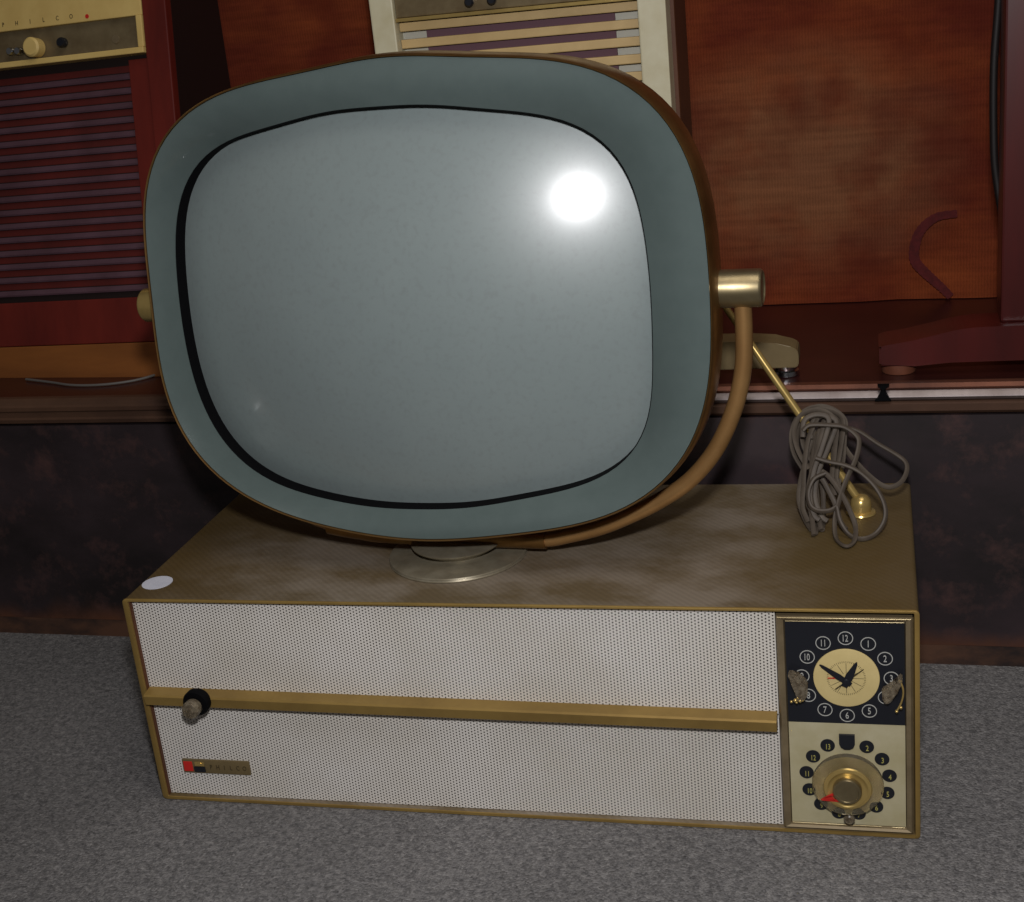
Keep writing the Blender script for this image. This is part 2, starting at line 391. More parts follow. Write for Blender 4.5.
# open-fronted metal sleeve with thin lips
def rr_rect(x0, x1, z0, z1, r, y, n=5):
    out = []
    for cx, cz, a0 in ((x1-r, z1-r, 0), (x0+r, z1-r, PI/2), (x0+r, z0+r, PI), (x1-r, z0+r, 3*PI/2)):
        for i in range(n): a = a0+PI/2*i/(n-1); out.append(Vector((cx+r*math.cos(a), y, cz+r*math.sin(a))))
    return out
loft(cab, [rr_rect(.005, W-.0035, .0035, H-.0024, .001, .0128), rr_rect(.005, W-.0035, .0035, H-.0024, .001, .0008), rr_rect(.0035, W-.003, .003, H-.0018, .001, 0),
           rr_rect(.001, W-.001, .001, H-.0005, .003, 0), rr_rect(0, W, 0, H, .0035, .0005), rr_rect(0, W, 0, H, .0035, D-.001), rr_rect(.002, W-.002, .002, H-.002, .003, D)], True, True)
cabinet = obj('cabinet', cab, 'bronze_top', TV, True)
# bright front lip
b = BM()
loft(b, [rr_rect(.0048, W-.0033, .0033, H-.0020, .001, .002), rr_rect(.0046, W-.0031, .0031, H-.0018, .001, -.0010),
         rr_rect(.0010, W-.0008, .0008, H-.0004, .003, -.0010), rr_rect(-.0004, W+.0004, 0, H+.0002, .0035, -.0002), rr_rect(-.0004, W+.0004, 0, H+.0002, .0035, .0010), rr_rect(.0004, W-.0004, .0004, H-.0004, .0035, .0012)], closed=True)
obj('front_lip', b, 'gold_trim', cabinet, True, 'gold edge around the cabinet front')
b = BM(); prism(b, [(.0049, .0040), (.0049, H-.0028), (.0059, H-.0028), (.0059, .0040)], 'y', .0008, .0112)
obj('side_liner', b, 'brown_side', cabinet, True)
b = BM(); box(b, .0060, .5326, .0042, .0118, .1022, H-.0026); obj('speaker_grille', b, 'grille', TV, label='upper white perforated speaker grille')
b = BM(); box(b, .0060, .5326, .0042, .0118, .0040, .0980); obj('speaker_grille', b, 'grille', TV, label='lower white perforated speaker grille')
b = BM(); prism(b, [(.0041, .1062), (-.0070, .1046), (-.0086, .1034), (-.0072, .0950), (-.0058, .0940), (.0041, .0935)], 'x', .0062, .5316)
for v in b.verts: v.co.z += .0026-.0044*(v.co.x-.006)/.525      # it sits a touch out of level
bar = obj('trim_bar', b, 'gold_trim', TV, False, 'gold bar across the grille')
# volume knob on the bar
kb = BM(); T = facing(.0566, -.0072, .1043) 
lathe(kb, [(.0095, -.002), (.0114, .001), (.0116, .006), (.0106, .0080), (.0066, .0082), (.0064, .0065)], T, 40)
kn = obj('volume_knob', kb, 'matte_black', bar, True, 'black volume knob with a clear cap')
kb = BM(); T = facing(.0560, -.0150, .1030)
lathe(kb, [(.0066, 0), (.0076, .002), (.0076, .0085), (.0066, .0100), (.0045, .0102)], T, 32)
lathe(kb, [(.0038, .0103), (.0036, .0110), (.001, .0114)], T, 24)
obj('volume_knob_cap', kb, 'perspex', bar, True, 'clear centre cap of the volume knob')
# name badge
b = BM(); box(b, .0232, .0859, .0022, .0044, .0264, .0394, .0006); badge = obj('name_badge', b, 'foot_gold', TV, True, 'gold name badge with red and black emblem')
b = BM(); box(b, .0245, .0329, .0014, .0023, .0282, .0376, .0004); obj('badge_emblem', b, 'red', badge, label='red emblem square')
b = BM(); box(b, .0339, .0445, .0014, .0023, .0276, .0329, .0004); obj('badge_emblem', b, 'black', badge, label='black emblem bar')
b = BM(); box(b, .0352, .0439, .0014, .0023, .0336, .0376, .0004); disc(b, .0407, .0014, .0356, .0017); obj('badge_emblem', b, 'brass', badge, label='brass emblem bar')
b = BM()
for i, ch in enumerate('PHILCO'): text_bm(b, ch, .0062, facing(.0502+i*.0062, .0021, .0329), .75)
obj('badge_lettering', b, 'print_dark', badge)
# round white price sticker
b = BM(); lathe(b, [(.0130, 0), (.0130, .0004)], Matrix.Translation((.0160, .0320, H-.0001)), 40); obj('price_sticker', b, 'sticker', TV, label='blank round white price sticker')

# --- control panel (brass frame) with clock and channel selector
px0, px1, pz0, pz1 = .5335, .6305, .0048, .1868
b = BM()
def rect(x0, x1, z0, z1, y): return [Vector((x0, y, z0)), Vector((x1, y, z0)), Vector((x1, y, z1)), Vector((x0, y, z1))]
loft(b, [rect(px0, px1, pz0, pz1, .011), rect(px0, px1, pz0, pz1, .0005), rect(px0+.0015, px1-.0015, pz0+.0012, pz1-.0012, -.0015), rect(.5388, .6258, .0078, .1838, -.0005), rect(.5398, .6250, .0090, .1830, .003),
         rect(.5398, .6250, .0090, .1830, .010)], closed=True)
panel = obj('control_panel', b, 'stem_metal', TV, False, 'bronze framed control panel')
for x0, x1, y, z in ((px0+.001, px1-.001, -.0011, pz1-.0008), (.5402, .6246, .0004, .1826), (.5402, .607, .0006, .0089), (.6150, .6240, .0006, .0087)):  # thin tubes added to carry the flash glints along the frame edges
    b = BM(); tube(b, [Vector((x0, y, z)), Vector(((x0+x1)/2, y, z)), Vector((x1, y, z))], .00045, 10)
    obj('glint_strip', b, 'nickel', panel, True, 'thin strip added for the flash glint along the panel frame edge')
b = BM(); box(b, .5399, .6249, .0015, .0098, .0975, .1824); clock = obj('clock', b, 'black', TV, label='black clock panel')
FY = .0014
cx, cz = .5832, .1362
b = BM(); lathe(b, [(.0240, 0), (.0238, .0007), (.0228, .0009)], facing(cx, FY, cz), 64); obj('clock_dial', b, 'cream_dial', clock, True)
b = BM()
for k in range(12):
    a = PI/2-k*PI/6; dx, dz = math.cos(a), math.sin(a)
    P = [Vector((cx+dx*r+s*dz*.00018, FY-.0010, cz+dz*r-s*dx*.00018)) for r, s in ((.004, -1), (.0125, -1), (.0125, 1), (.004, 1))]
    b.faces.new([b.verts.new(p) for p in P])
for k in range(60):
    a = k*PI/30; dx, dz = math.cos(a), math.sin(a)
    P = [Vector((cx+dx*r+s*dz*.00018, FY-.0010, cz+dz*r-s*dx*.00018)) for r, s in ((.0128, -1), (.0142, -1), (.0142, 1), (.0128, 1))]
    b.faces.new([b.verts.new(p) for p in P])
obj('alarm_scale', b, 'print_dark', clock)
b = BM()
for k in range(1, 13):
    a = PI/2-k*PI/6; x = cx+.0322*math.cos(a); z = cz+.0005+.0322*math.sin(a)
    ring_flat(b, x, FY, z, .0049, .0055)
    text_bm(b, str(k), .0078, facing(x, FY-.0002, z), .62 if k > 9 else .7)
obj('clock_numerals', b, 'print_white', clock)
def hand(pts, y, m, name):
    b = BM(); prism(b, pts, 'y', y, y-.0005); return obj(name, b, m, clock)
def hand_pts(ang, length, w0, w1, tail=.004):
    d = Vector((math.sin(ang), math.cos(ang))); n = Vector((d.y, -d.x)); c = Vector((cx, cz-.0022))
    return [tuple(c+d*l+n*w) for l, w in ((-tail, w0*.75), (length*.3, w0), (length*.9, w1), (length, w1*.35), (length, -w1*.35), (length*.9, -w1), (length*.3, -w0), (-tail, -w0*.75))]
hand(hand_pts(math.radians(-54), .0235, .0024, .0011), -.0008, 'black', 'minute_hand')
hand(hand_pts(math.radians(25), .0185, .0030, .0012), -.0014, 'black', 'hour_hand')
hand(hand_pts(math.radians(50), .0165, .0005, .0003, .0105), -.0002, 'print_dark', 'second_hand')
hand([(cx-.0135, cz), (cx-.0135, cz+.0006), (cx-.0075, cz+.0008), (cx-.0075, cz)], -.0002, 'red', 'alarm_hand')
b = BM(); lathe(b, [(.0028, 0), (.0028, .0022), (.002, .0026)], facing(cx, 0, cz-.0024), 20); obj('hand_hub', b, 'black', clock, True)
# two clear lever knobs on the clock face
def lever(pts, thick, lab):
    b = BM(); prism(b, pts, 'y', .0012, -thick)
    bmesh.ops.bevel(b, geom=list(b.edges), offset=.0011, segments=2, affect='EDGES')
    return obj('clear_lever', b, 'perspex', clock, True, lab)
lever([(.5408, .1415), (.5440, .1425), (.5482, .1395), (.5515, .1385), (.5555, .1330), (.5550, .1250), (.5520, .1195), (.5465, .1200), (.5470, .1280), (.5435, .1345)], .008, 'clear plastic lever at the left of the clock')
lever([(.6085, .1300), (.6130, .1322), (.6178, .1345), (.6205, .1410), (.6232, .1420), (.6228, .1370), (.6195, .1295), (.6160, .1235), (.6120, .1190), (.6090, .1220)], .008, 'clear plastic lever at the right of the clock')
b = BM()
for x, z, r in ((.5432, .1195, .0011), (.5462, .1208, .0016), (.5495, .1205, .0014), (.5480, .1228, .0011), (.5515, .1210, .0010), (.5470, .1190, .0009)):
    bmesh.ops.create_uvsphere(b, u_segments=10, v_segments=6, radius=r, matrix=Matrix.Translation((x, -.0072, z)))
obj('lever_brass', b, 'brass', clock, True, 'brass flecks at the left lever')
b = BM(); tube(b, spline([(.6215, -.006, .1385), (.6232, -.007, .1340), (.6236, -.007, .1290), (.6228, -.007, .1240), (.6212, -.007, .1190), (.6190, -.0068, .1145)]), .0007, 8)
for x, z in ((.6215, .1388), (.6218, .1170), (.6188, .1138)): bmesh.ops.create_uvsphere(b, u_segments=10, v_segments=6, radius=.0013, matrix=Matrix.Translation((x, -.0065, z)))
obj('lever_brass', b, 'brass', clock, True, 'bent brass wire at the right lever')

b = BM(); box(b, .5399, .6249, .0015, .0098, .0091, .0973); chan = obj('channel_selector', b, 'cream_plate', TV, label='cream channel selector panel')
qx, qz = .5826, .0500
b = BM(); t = BM()
for k in range(13):
    a = PI/2-k*2*PI/13; x = qx+.0308*math.cos(a); z = qz+.0318*math.sin(a)
    if k == 0:
        pts = [(x-.0058, z+.0068), (x-.0058, z-.0010), (x-.0045, z-.0042), (x-.0018, z-.0058), (x+.0018, z-.0058), (x+.0045, z-.0042), (x+.0058, z-.0010), (x+.0058, z+.0068)]
        s = BM(); prism(s, pts[::-1], 'y', .0014, -.0006); obj('channel_marker', s, 'black', chan, label='black rounded marker above the channel dial')
    else:
        s = BM(); disc(s, x, .0014, z, .0054); obj('channel_spot', s, 'black', chan)
        text_bm(t, str(k+1), .0066, facing(x+.0004, .0008, z-.001), .62 if k > 8 else .72, .0001)
obj('channel_numerals', t, 'print_dim', chan)
kz = .0482
b = BM(); lathe(b, [(.0255, .0040), (.0264, .0046), (.0266, .0062), (.0255, .0082), (.0225, .0090), (.0185, .0088), (.0175, .0080)], facing(qx, .0012, kz), 64)
obj('dial_ring', b, 'clear', chan, True, 'clear plastic channel dial')
b = BM(); lathe(b, [(.0175, .0094), (.0180, .0100), (.0172, .0112), (.0150, .0116), (.0138, .0108), (.0120, .0106)], facing(qx, .0012, kz-.0010), 56)
obj('dial_skirt', b, 'brass', chan, True, 'brass skirt of the channel dial')
b = BM(); lathe(b, [(.0108, .0104), (.0108, .0140), (.0100, .0152), (.0085, .0154), (.0082, .0149)], facing(qx-.0003, .0012, kz-.0010), 48)
obj('dial_cap', b, 'nickel', chan, True, 'dull metal centre knob of the channel dial')
b = BM()
for tri in ([(-.0200, -.0098), (-.0188, -.0088), (-.0098, -.0030), (-.0102, -.0060)], [(-.0200, -.0098), (-.0190, -.0106), (-.0060, -.0112), (-.0075, -.0094)], [(-.0180, -.0100), (-.0170, -.0080), (-.0120, -.0060), (-.0090, -.0100)]):
    prism(b, [(qx+x, kz+z) for x, z in tri], 'y', -.0108, -.0114)
obj('channel_pointer', b, 'red', chan, label='red pointer arrow on the channel dial')
b = BM(); lathe(b, [(.0040, 0), (.0044, .002), (.0042, .0055), (.003, .0065)], facing(qx+.0005, .0012, .0165), 28); obj('tuning_knob', b, 'perspex', chan, True, 'small grey knob under the channel dial')

# --- swivel foot
TS = Matrix.Translation((.2652, .0945, H))
b = BM(); lathe(b, [(.0560, 0), (.0586, .0004), (.0588, .0012), (.0580, .0024), (.0588, .0030), (.0584, .0040), (.0560, .0045), (.0350, .0050), (.0300, .0052), (.0285, .0058), (.0300, .0072), (.0350, .0100), (.0385, .0122), (.0390, .0135), (.0350, .0140)], TS, 72)
obj('swivel_foot', b, 'disc_metal', TV, True)

# --- yoke carrying the picture tube
O = Vector((.2634, .0943, .4148))
RZ = Matrix.Rotation(-.0569, 4, 'Z')
TY = Matrix.Translation(O) @ RZ
TH = Matrix.Translation(O) @ RZ @ (Matrix.Rotation(-.0012, 4, 'Y') @ Matrix.Rotation(-.073, 4, 'X'))
yk = [(.2495, -.004), (.2496, -.032), (.2475, -.063), (.2390, -.095), (.2235, -.1270), (.2021, -.1525), (.1772, -.1702), (.1519, -.1836), (.1263, -.1946), (.1000, -.2020), (.0789, -.2062), (.04, -.2068), (0, -.2068)]
left = [(-x+.008, z) for x, z in yk[::-1][1:]]
path = [TY @ p for p in spline([(x, 0, z) for x, z in yk+left], 8)]
b = BM(); tube(b, path, .0066, 16)
yoke = obj('yoke', b, 'copper', TV, True, 'coppery brass tube yoke holding the picture tube')
mid = [TY @ p for p in spline([(x, 0, z) for x, z in [(.080, -.2058), (.045, -.2058), (0, -.2056), (-.05, -.2052), (-.09, -.2015), (-.1138, -.1975)]], 6)]
b = BM(); tube(b, mid, .0085, 16); obj('yoke_sleeve', b, 'brass_rim', yoke, True, 'thicker brown sleeve at the middle of the yoke')
for s, x0, x1 in ((1, .226, .2657), (-1, .222, .2545)):
    b = BM(); T = TY @ Matrix.Rotation(s*PI/2, 4, 'Y')
    lathe(b, [(.0120, x0), (.0142, x0+.001), (.0142, x1-.0028), (.0128, x1-.0008), (.0118, x1-.0005), (.0112, x1-.0016), (.002, x1-.0020)], T, 40)
    obj('pivot_knob', b, 'nickel' if s > 0 else 'brass', yoke, True)

# --- picture tube head (outline measured off plane curves)
OUT = [0.21767, 0.00064, 0.00116, 0.02498, 0.00031, 0.00043, 0.00185, -0.00907, -8e-05, 2e-05, -0.00079, -0.00437, 0.00043, 0.00041, -0.00101, 0.00024, 0.00017]
SCR = [0.18953, -0.00366, -0.00229, 0.02537, 0.00094, -0.00046, -7e-05, -0.00879, -0.00047, -5e-05, 0.00041, -0.00522, -0.00024, 0.00026, -0.0, -5e-05, 0.00031, 0.00023, -0.00011, 0.00085, 0.00016]
ZO = -.0035; NA = 160
def rad(c, t): return c[0]+sum(c[2*k-1]*math.cos(k*t)+c[2*k]*math.sin(k*t) for k in range(1, (len(c)+1)//2))
SX, SZ = -.013, -.0085                                   # centre the screen curve is measured about
def scr_y(x, z): return -.038+x*x/2/.49+(z-ZO)**2/2/.43
ang = [2*PI*i/NA for i in range(NA)]
def ring(rf, yf, cx=0, cz=ZO):
    out = []
    for t in ang:
        r = rf(t); x = cx+r*math.cos(t); z = cz+r*math.sin(t); out.append(TH @ Vector((x, yf(x, z, t), z)))
    return out
ro = lambda t: rad(OUT, t); rs = lambda t: rad(SCR, t)
GAP = .0145
rin_y = lambda t: scr_y(SX+rs(t)*math.cos(t), SZ+rs(t)*math.sin(t))-GAP
# rim band (brass) is the housing
b = BM()
R = [ring(lambda t: ro(t)-.0005, lambda x, z, t: -.0270), ring(lambda t: ro(t)+.0002, lambda x, z, t: -.0312), ring(lambda t: ro(t)+.0010, lambda x, z, t: -.0315),
     ring(lambda t: ro(t)+.0018, lambda x, z, t: -.0300), ring(lambda t: ro(t)+.0034, lambda x, z, t: -.014), ring(lambda t: ro(t)+.0034, lambda x, z, t: .004), ring(lambda t: ro(t)+.0015, lambda x, z, t: .0125), ring(lambda t: ro(t)-.004, lambda x, z, t: .0142)]
loft(b, R)
head = obj('picture_tube_housing', b, 'brass_rim', TV, True, 'brown brass rim around the picture tube')
b = BM()
loft(b, [ring(lambda t, k=k: ro(t)*k, lambda x, z, t, y=y: y) for k, y in ((.985, .0140), (.98, .028), (.90, .046), (.74, .060), (.56, .085), (.40, .110), (.30, .130), (.27, .150), (.25, .156))], False, True)
obj('rear_shell', b, 'rear_shell', head, True)
b = BM()
rows = []
po = [((ro(t)-.0004)*math.cos(t), ZO+(ro(t)-.0004)*math.sin(t)) for t in ang]
pi_ = [(SX+rs(t)*math.cos(t), SZ+rs(t)*math.sin(t)) for t in ang]
for k in range(0, 17):
    f = k/16
    row = []
    for i, t in enumerate(ang):
        x = po[i][0]*(1-f)+pi_[i][0]*f; z = po[i][1]*(1-f)+pi_[i][1]*f
        y = -.0300*(1-f)+rin_y(t)*f-.0030*math.sin(PI*f)
        row.append(TH @ Vector((x, y, z)))
    rows.append(row)
loft(b, rows)
obj('bezel', b, 'bezel', head, True, 'glossy grey green mask around the screen')
b = BM()
loft(b, [ring(lambda t: rs(t)+.0001, lambda x, z, t: rin_y(t)-.0001, SX, SZ), ring(lambda t: rs(t)-.0004, lambda x, z, t: rin_y(t)-.0003, SX, SZ), ring(lambda t: rs(t)-.0007, lambda x, z, t: rin_y(t)+.0008, SX, SZ),
         ring(lambda t: rs(t)-.0009, lambda x, z, t: rin_y(t)+GAP+.006, SX, SZ), ring(lambda t: rs(t)-.006, lambda x, z, t: rin_y(t)+GAP+.008, SX, SZ)])
obj('screen_gasket', b, 'matte_black', head, True)
b = BM()
nr = 28
cv = b.verts.new(TH @ Vector((SX, scr_y(SX, SZ), SZ))); prev = None
for k in range(1, nr+1):
    f = k/nr
    cur = [b.verts.new(p) for p in ring(lambda t: rs(t)*f, lambda x, z, t: scr_y(x, z), SX, SZ)]
    for i in range(NA):
        j = (i+1) % NA
        if prev is None: b.faces.new((cv, cur[i], cur[j]))
        else: b.faces.new((prev[i], cur[i], cur[j], prev[j]))
    prev = cur
obj('screen', b, 'screen', head, True, 'bulging grey glass screen')

# --- telescopic antenna on the cabinet top
ab = Vector((.5934, .1822, H)); at = Vector((.470, .218, .391))
b = BM(); lathe(b, [(.0118, 0), (.0124, .0006), (.0118, .0018), (.0095, .0022), (.0086, .0026), (.0088, .0075), (.0080, .0125), (.0052, .0160), (.001, .0172)], Matrix.Translation(ab), 36)
ant = obj('antenna', b, 'brass', TV, True, 'brass rod antenna with domed base')
r0 = ab+Vector((0, 0, .009)); d = at-r0
b = BM(); tube(b, [r0+d*(i/10) for i in range(11)], lambda f: .0034 if f < .62 else .0030, 14); obj('antenna_rod', b, 'brass', ant, True)

# ------------------------------------------------------------------ power cord, bundled on the antenna
CL = {
'A': [[0.5481, 0.1806, 0.2316], [0.5396, 0.1877, 0.2442], [0.5373, 0.1955, 0.2583], [0.5421, 0.2025, 0.271], [0.5515, 0.2064, 0.2778], [0.5623, 0.2072, 0.279], [0.5731, 0.2052, 0.2753], [0.5777, 0.2009, 0.2674], [0.5791, 0.1939, 0.2548], [0.5758, 0.183, 0.2354], [0.5718, 0.1705, 0.2134]],
'B': [[0.5517, 0.1714, 0.2367], [0.5433, 0.1792, 0.2507], [0.5403, 0.187, 0.2646], [0.5457, 0.1937, 0.2764], [0.5581, 0.196, 0.2803], [0.5696, 0.1941, 0.2766], [0.5749, 0.1894, 0.2682], [0.5732, 0.1785, 0.2489], [0.5707, 0.1675, 0.2297], [0.5729, 0.1605, 0.2174]],
'C': [[0.5479, 0.1754, 0.2694], [0.554, 0.1778, 0.2734], [0.5692, 0.1778, 0.2731], [0.5813, 0.177, 0.2715], [0.5902, 0.1739, 0.2659], [0.5931, 0.1704, 0.2598], [0.59, 0.1633, 0.2476], [0.5824, 0.1547, 0.2329], [0.5762, 0.1454, 0.2168], [0.5731, 0.1376, 0.2035], [0.5747, 0.1222, 0.1952], [0.5824, 0.1073, 0.1952], [0.5888, 0.1185, 0.1952], [0.5894, 0.136, 0.2008], [0.5851, 0.1423, 0.2115], [0.5793, 0.1485, 0.2222], [0.5704, 0.1555, 0.2343], [0.5629, 0.1586, 0.2398]],
'D': [[0.5693, 0.2184, 0.2582], [0.5896, 0.2161, 0.2552], [0.608, 0.2075, 0.2453], [0.6246, 0.2001, 0.2368], [0.6306, 0.1955, 0.2317], [0.6304, 0.1898, 0.2255], [0.6258, 0.184, 0.2194], [0.6181, 0.1812, 0.2164], [0.6106, 0.1823, 0.2177], [0.6015, 0.1875, 0.2233], [0.5924, 0.1943, 0.2309], [0.5833, 0.2024, 0.2399], [0.5755, 0.2127, 0.2516], [0.5709, 0.2172, 0.2569]],
'E': [[0.5586, 0.1601, 0.2509], [0.5691, 0.1585, 0.248], [0.5826, 0.157, 0.2452], [0.5944, 0.1539, 0.2397], [0.6061, 0.1476, 0.2289], [0.6125, 0.1406, 0.217], [0.6124, 0.1344, 0.2065], [0.6056, 0.1289, 0.1973], [0.5954, 0.1223, 0.1952], [0.585, 0.1281, 0.196], [0.5777, 0.1336, 0.2052], [0.5748, 0.1398, 0.2158]],
'F': [[0.5644, 0.1826, 0.2691], [0.5597, 0.1732, 0.2526], [0.555, 0.1646, 0.2376], [0.5519, 0.1561, 0.2226], [0.5541, 0.1475, 0.2077], [0.5567, 0.1298, 0.1952]],
'G': [[0.5563, 0.1918, 0.2643], [0.55, 0.1801, 0.2435], [0.5453, 0.1707, 0.227], [0.5437, 0.1629, 0.2132], [0.5482, 0.1551, 0.1995], [0.554, 0.1414, 0.1952]],
'H': [[0.5611, 0.1853, 0.2632], [0.5579, 0.172, 0.2398], [0.5654, 0.1642, 0.226], [0.5729, 0.1564, 0.2124], [0.5773, 0.1486, 0.1988], [0.5818, 0.1414, 0.1952]],
'I': [[0.566, 0.1559, 0.2392], [0.5569, 0.1535, 0.2352], [0.5523, 0.1481, 0.2258], [0.5538, 0.1426, 0.2164], [0.5598, 0.1403, 0.2124], [0.5688, 0.1403, 0.2123], [0.5748, 0.1418, 0.215]],
'J': [[0.5677, 0.1989, 0.2683], [0.5614, 0.1888, 0.2503], [0.5574, 0.1786, 0.2322], [0.5581, 0.1685, 0.2143], [0.5587, 0.1591, 0.1978], [0.558, 0.1336, 0.1952]],
'K': [[0.5597, 0.1895, 0.2751], [0.552, 0.1809, 0.2599], [0.5488, 0.17, 0.2407], [0.5479, 0.1606, 0.2242], [0.5471, 0.1528, 0.2106], [0.5516, 0.1466, 0.1997]],
'L': [[0.5477, 0.1757, 0.2635], [0.5493, 0.1827, 0.2759], [0.56, 0.1851, 0.2799], [0.5691, 0.1827, 0.2755], [0.5636, 0.1718, 0.2564], [0.5567, 0.1616, 0.2387], [0.5535, 0.1515, 0.2211], [0.5565, 0.1437, 0.2076], [0.561, 0.1414, 0.2036]]}
b = BM()
for k in CL: tube(b, spline(CL[k], 8), .0023, 8, flat=.7)
rc = random.Random(3)
for k in 'ABFGJKLB':                                     # the tight inner strands of the bundle
    off = Vector((rc.uniform(0, .008), rc.uniform(.004, .012), rc.uniform(-.004, .001)))
    tube(b, spline([Vector((p[0]+off.x+rc.uniform(-.002, .002), p[1]+off.y, max(p[2]+off.z, .1952))) for p in CL[k]], 8), .0023, 8, flat=.7)
tag(obj('power_cord', b, 'cord', None, True), 'grey brown power cord bundled in loops around the brass antenna at the cabinet corner', 'power cord')

# ------------------------------------------------------------------ left console, leaning back
LC = empty('console_television', (-.0899, .372, .2738), 'red mahogany console television with dark louvers and cream control panel at far left', 'television')
TL = Matrix.Translation((-.0899, .372, .276)) @ Matrix(((0.9973, 0.0731, -0.0048, 0), (-0.0707, 0.978, 0.1961, 0), (0.019, -0.1952, 0.9806, 0), (0, 0, 0, 1)))
LW = -.42
b = BM()
box(b, -.028, 0, -.004, .0075, .036, .62, .0015, TL); box(b, LW, LW+.028, -.004, .0075, .036, .62, .0015, TL)
box(b, LW+.028, -.028, -.002, .0075, .036, .084, .001, TL)
box(b, LW+.028, -.028, .0125, .020, .084, .60, 0, TL)
box(b, -.0535, -.0282, .0015, .012, .084, .330, .001, TL)
lcb = obj('cabinet', b, 'mahogany', LC)
b = BM(); prism(b, [(.0205, .040), (.0205, .43), (.100, .43), (.158, .040)], 'x', LW+.002, -.0005, TL); box(b, LW+.002, -.0005, .0078, .0204, .040, .60, 0, TL); obj('rear_cover', b, 'dark_wood', LC)
b = BM(); box(b, LW, -.001, -.003, .05, -.002, .0355, .001, TL); obj('base_rail', b, 'orange_wood', LC, label='orange brown bottom rail')
b = BM()
n = 16
for k in range(n):
    z = .0895+k*.0147
    prism(b, [(.0118, z+.001), (.0052, z+.0012), (.0045, z+.003), (.0075, z+.0075), (.0118, z+.0080)], 'x', LW+.03, -.0538, TL)
obj('louver_panel', b, 'louver', LC)
b = BM()
for k in range(n):
    z = .0895+k*.0147
    box(b, LW+.03, -.0538, .0075, .0119, z+.0082, z+.0155, .001, TL)
obj('louver_backing', b, 'recess', LC)
b = BM()
box(b, LW+.028, -.0285, -.0045, .0115, .3725, .55, .001, TL); box(b, LW+.028, -.0285, -.0075, .0115, .3345, .3405, .001, TL); box(b, -.0355, -.0285, -.0060, .0115, .3405, .3725, .001, TL)
cp = obj('control_panel', b, 'cream_gold', LC, label='cream upper control panel')
b = BM(); box(b, LW+.03, -.0356, .0005, .0114, .3406, .3724, 0, TL); obj('control_strip', b, 'control_glass', LC)
TF = lambda x, y, z: TL @ facing(x, y, z)
for x, z, r, h, m, lab in ((-.1620, .3522, .0102, .014, 'cream_gold', 'cream knob'), (-.1925, .3512, .0042, .009, 'chrome', 'chrome knob'), (-.1825, .3505, .0042, .009, 'chrome', 'chrome knob'), (-.1285, .3545, .0052, .008, 'black', 'black knob')):
    b = BM(); lathe(b, [(r*.9, 0), (r, .001), (r, h-.002), (r*.8, h)], TF(x, .0004, z), 24); obj('knob', b, m, LC, True, lab)
b = BM(); lathe(b, [(.0045, 0), (.0042, .0006)], TF(-.065, .0004, .352), 20); obj('strip_emblem', b, 'stem_metal', LC)
b = BM()
for i, ch in enumerate('PHILCO'): text_bm(b, ch, .0066, TF(-.1990+i*.0171, -.0046, .3795), .8)
obj('lettering', b, 'print_dark', LC)
b = BM(); lathe(b, [(.0022, 0), (.0022, .0004)], TF(-.0940, -.0045, .3775), 16); obj('red_dot', b, 'red', LC)
# thin grey wire along its bottom
b = BM(); tube(b, spline([(-.30, .372, .2755), (-.26, .358, .2752), (-.23, .346, .2752), (-.20, .343, .2752), (-.175, .348, .2752), (-.155, .360, .2752), (-.14, .380, .2755)]), .0014, 8)
tag(obj('loose_wire', b, 'wire_grey', None, True), 'thin pale wire lying on the platform under the louvered red console', 'wire')

# ------------------------------------------------------------------ centre console in cream with tan slats
CC = empty('slatted_console_television', (.283, .44, .2738), 'cream framed console television with tan slats standing behind the picture tube', 'television')
b = BM()
X0, X1, Y0 = .141, .4253, .400
box(b, X0, X0+.0235, Y0, Y0+.03, .318, .76, .0015); box(b, X1-.0262, X1, Y0, Y0+.03, .318, .76, .0015)
box(b, X0+.0235, X1-.0262, Y0, Y0+.03, .318, .345, .0015); box(b, X0+.0235, X1-.0262, Y0, Y0+.03, .66, .76, .0015)
obj('front_frame', b, 'cream', CC, False, 'cream painted front frame')
b = BM(); box(b, X0+.004, X1+.004, Y0+.0305, Y0+.115, .318, .755, .003); obj('cabinet', b, 'brown_side', CC)
b = BM(); box(b, X0+.0235, X1-.0262, Y0+.022, Y0+.0300, .345, .617); obj('slat_backing', b, 'pale_grey', CC)
b = BM(); box(b, .1895, .3745, Y0+.019, Y0+.0219, .350, .606); obj('speaker_cloth', b, 'purple', CC, label='dark plum speaker cloth behind the slats')
b = BM()
for k in range(17):
    z = .6065-k*.0159
    box(b, X0+.0238, X1-.0266, Y0+.012, Y0+.0188, z-.0042, z+.0042, .001)
obj('slat_panel', b, 'tan', CC)
b = BM(); box(b, X0+.0238, X1-.0266, Y0+.006, Y0+.0218, .6155, .659, .001); obj('control_strip', b, 'control_glass', CC)
b = BM(); box(b, X0+.0238, X1-.0266, Y0+.003, Y0+.008, .6118, .6152, .0005); obj('strip_edge', b, 'brass', CC)
for x in (.240, .262):
    b = BM(); lathe(b, [(.004, 0), (.0045, .006), (.003, .008)], facing(x, Y0+.006, .624), 20); obj('knob', b, 'black', CC, True)
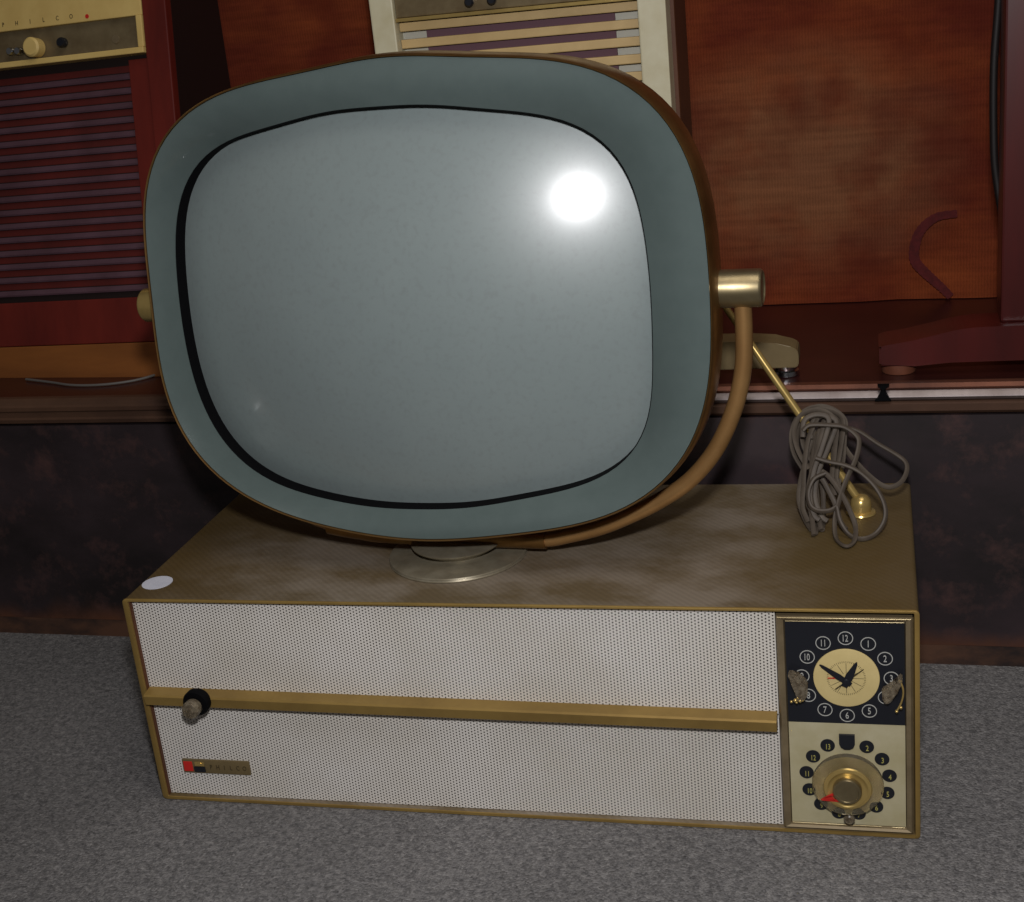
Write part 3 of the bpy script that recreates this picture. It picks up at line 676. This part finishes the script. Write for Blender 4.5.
# spreading foot bar with chrome glides
for side in (1, -1):
    mx = lambda x: x if side > 0 else .566-x
    b = BM()
    prism(b, [(mx(.40), .3120), (mx(.4950), .3100), (mx(.5180), .3080), (mx(.5330), .3040), (mx(.5380), .3010), (mx(.5392), .2970), (mx(.5392), .2870), (mx(.5370), .2842), (mx(.40), .2838)], 'y', .306, .336)
    bmesh.ops.bevel(b, geom=list(b.edges), offset=.0009, segments=2, affect='EDGES')
    ft = obj('foot_bar', b, 'foot_gold', CC, True)
    b = BM(); lathe(b, [(.0118, 0), (.0126, .001), (.0120, .0050), (.0100, .0060), (.0100, .0102)], Matrix.Translation((mx(.5268), .320, .2738)), 28)
    obj('glide', b, 'chrome', ft, True, 'chrome glide')
b = BM(); box(b, .17, .39, .325, .50, .300, .3178, .002); obj('under_frame', b, 'dark_wood', CC)

# ------------------------------------------------------------------ mahogany stand at right
MS = empty('mahogany_stand', (.74, .34, .2738), 'red mahogany post and curved foot at the far right edge of the platform', 'stand')
b = BM(); box(b, .7135, .7600, .318, .362, .3170, .98, .002); obj('post', b, 'stand_wood', MS)
top = [(p.x, p.z) for p in spline([(.610, 0, .3010), (.617, 0, .3028), (.635, 0, .3055), (.658, 0, .3105), (.682, 0, .3155), (.712, 0, .3168), (.778, 0, .3168), (.808, 0, .3155), (.832, 0, .3105), (.855, 0, .3055), (.873, 0, .3028), (.880, 0, .3010)], 3)]
bot = [(.880, .2835), (.845, .2835), (.815, .2860), (.67, .2850), (.640, .2825), (.610, .2830)]
b = BM(); prism(b, top+bot, 'y', .306, .352)
bmesh.ops.bevel(b, geom=list(b.edges), offset=.002, segments=2, affect='EDGES')
foot = obj('foot', b, 'stand_wood', MS, True)
for x in (.627, .863):
    b = BM(); lathe(b, [(.0145, 0), (.0150, .001), (.0150, .0092), (.0140, .0098)], Matrix.Translation((x, .323, .2738)), 28); obj('glide', b, 'glide', foot, True, 'worn wooden glide')
b = BM(); tube(b, spline([(.711, .37, .90), (.7115, .37, .70), (.7125, .37, .60), (.7090, .37, .53), (.7100, .37, .46), (.7130, .37, .43), (.7180, .3685, .40), (.725, .3685, .36)], 8), .0034, 10)
tag(obj('hanging_cord', b, 'black_cord', None, True), 'dark cord hanging beside the red mahogany post', 'cord')

# ------------------------------------------------------------------ camera, light, world
cam = bpy.data.cameras.new('camera'); co = bpy.data.objects.new('camera', cam); C.objects.link(co)
co.location = (.6092, -.9497, .6636); co.rotation_euler = (1.2323, .0989, .2349)
cam.sensor_width = 36; cam.lens = 1414.79*36/1024; cam.clip_start = .01
bpy.context.scene.camera = co

def aim(o, target): o.rotation_euler = (Vector(target)-o.location).to_track_quat('-Z', 'Y').to_euler()
up = co.rotation_euler.to_matrix() @ Vector((0, 1, 0))
fl = bpy.data.lights.new('flash', 'SPOT'); fo = bpy.data.objects.new('flash', fl); C.objects.link(fo)
fo.location = Vector(co.location)+up*.165
aim(fo, (.40, .1, .26)); fl.energy = 34; fl.shadow_soft_size = .030; fl.spot_size = math.radians(100); fl.spot_blend = 1; fl.color = (1, .985, 1)
ar = bpy.data.lights.new('room_fill', 'AREA'); ao = bpy.data.objects.new('room_fill', ar); C.objects.link(ao)  # added broad overhead fill for the warm room light
ao.location = (.9, -.6, 2.3); aim(ao, (.3, .3, .2)); ar.energy = 11; ar.size = 1.2; ar.color = (1, .92, .84)
w = bpy.data.worlds.new('room'); bpy.context.scene.world = w; w.use_nodes = True
w.node_tree.nodes['Background'].inputs[0].default_value = (1, .93, .87, 1); w.node_tree.nodes['Background'].inputs[1].default_value = .05
vs = bpy.context.scene.view_settings; vs.view_transform = 'Standard'; vs.look = 'None'; vs.exposure = 0; vs.gamma = 1
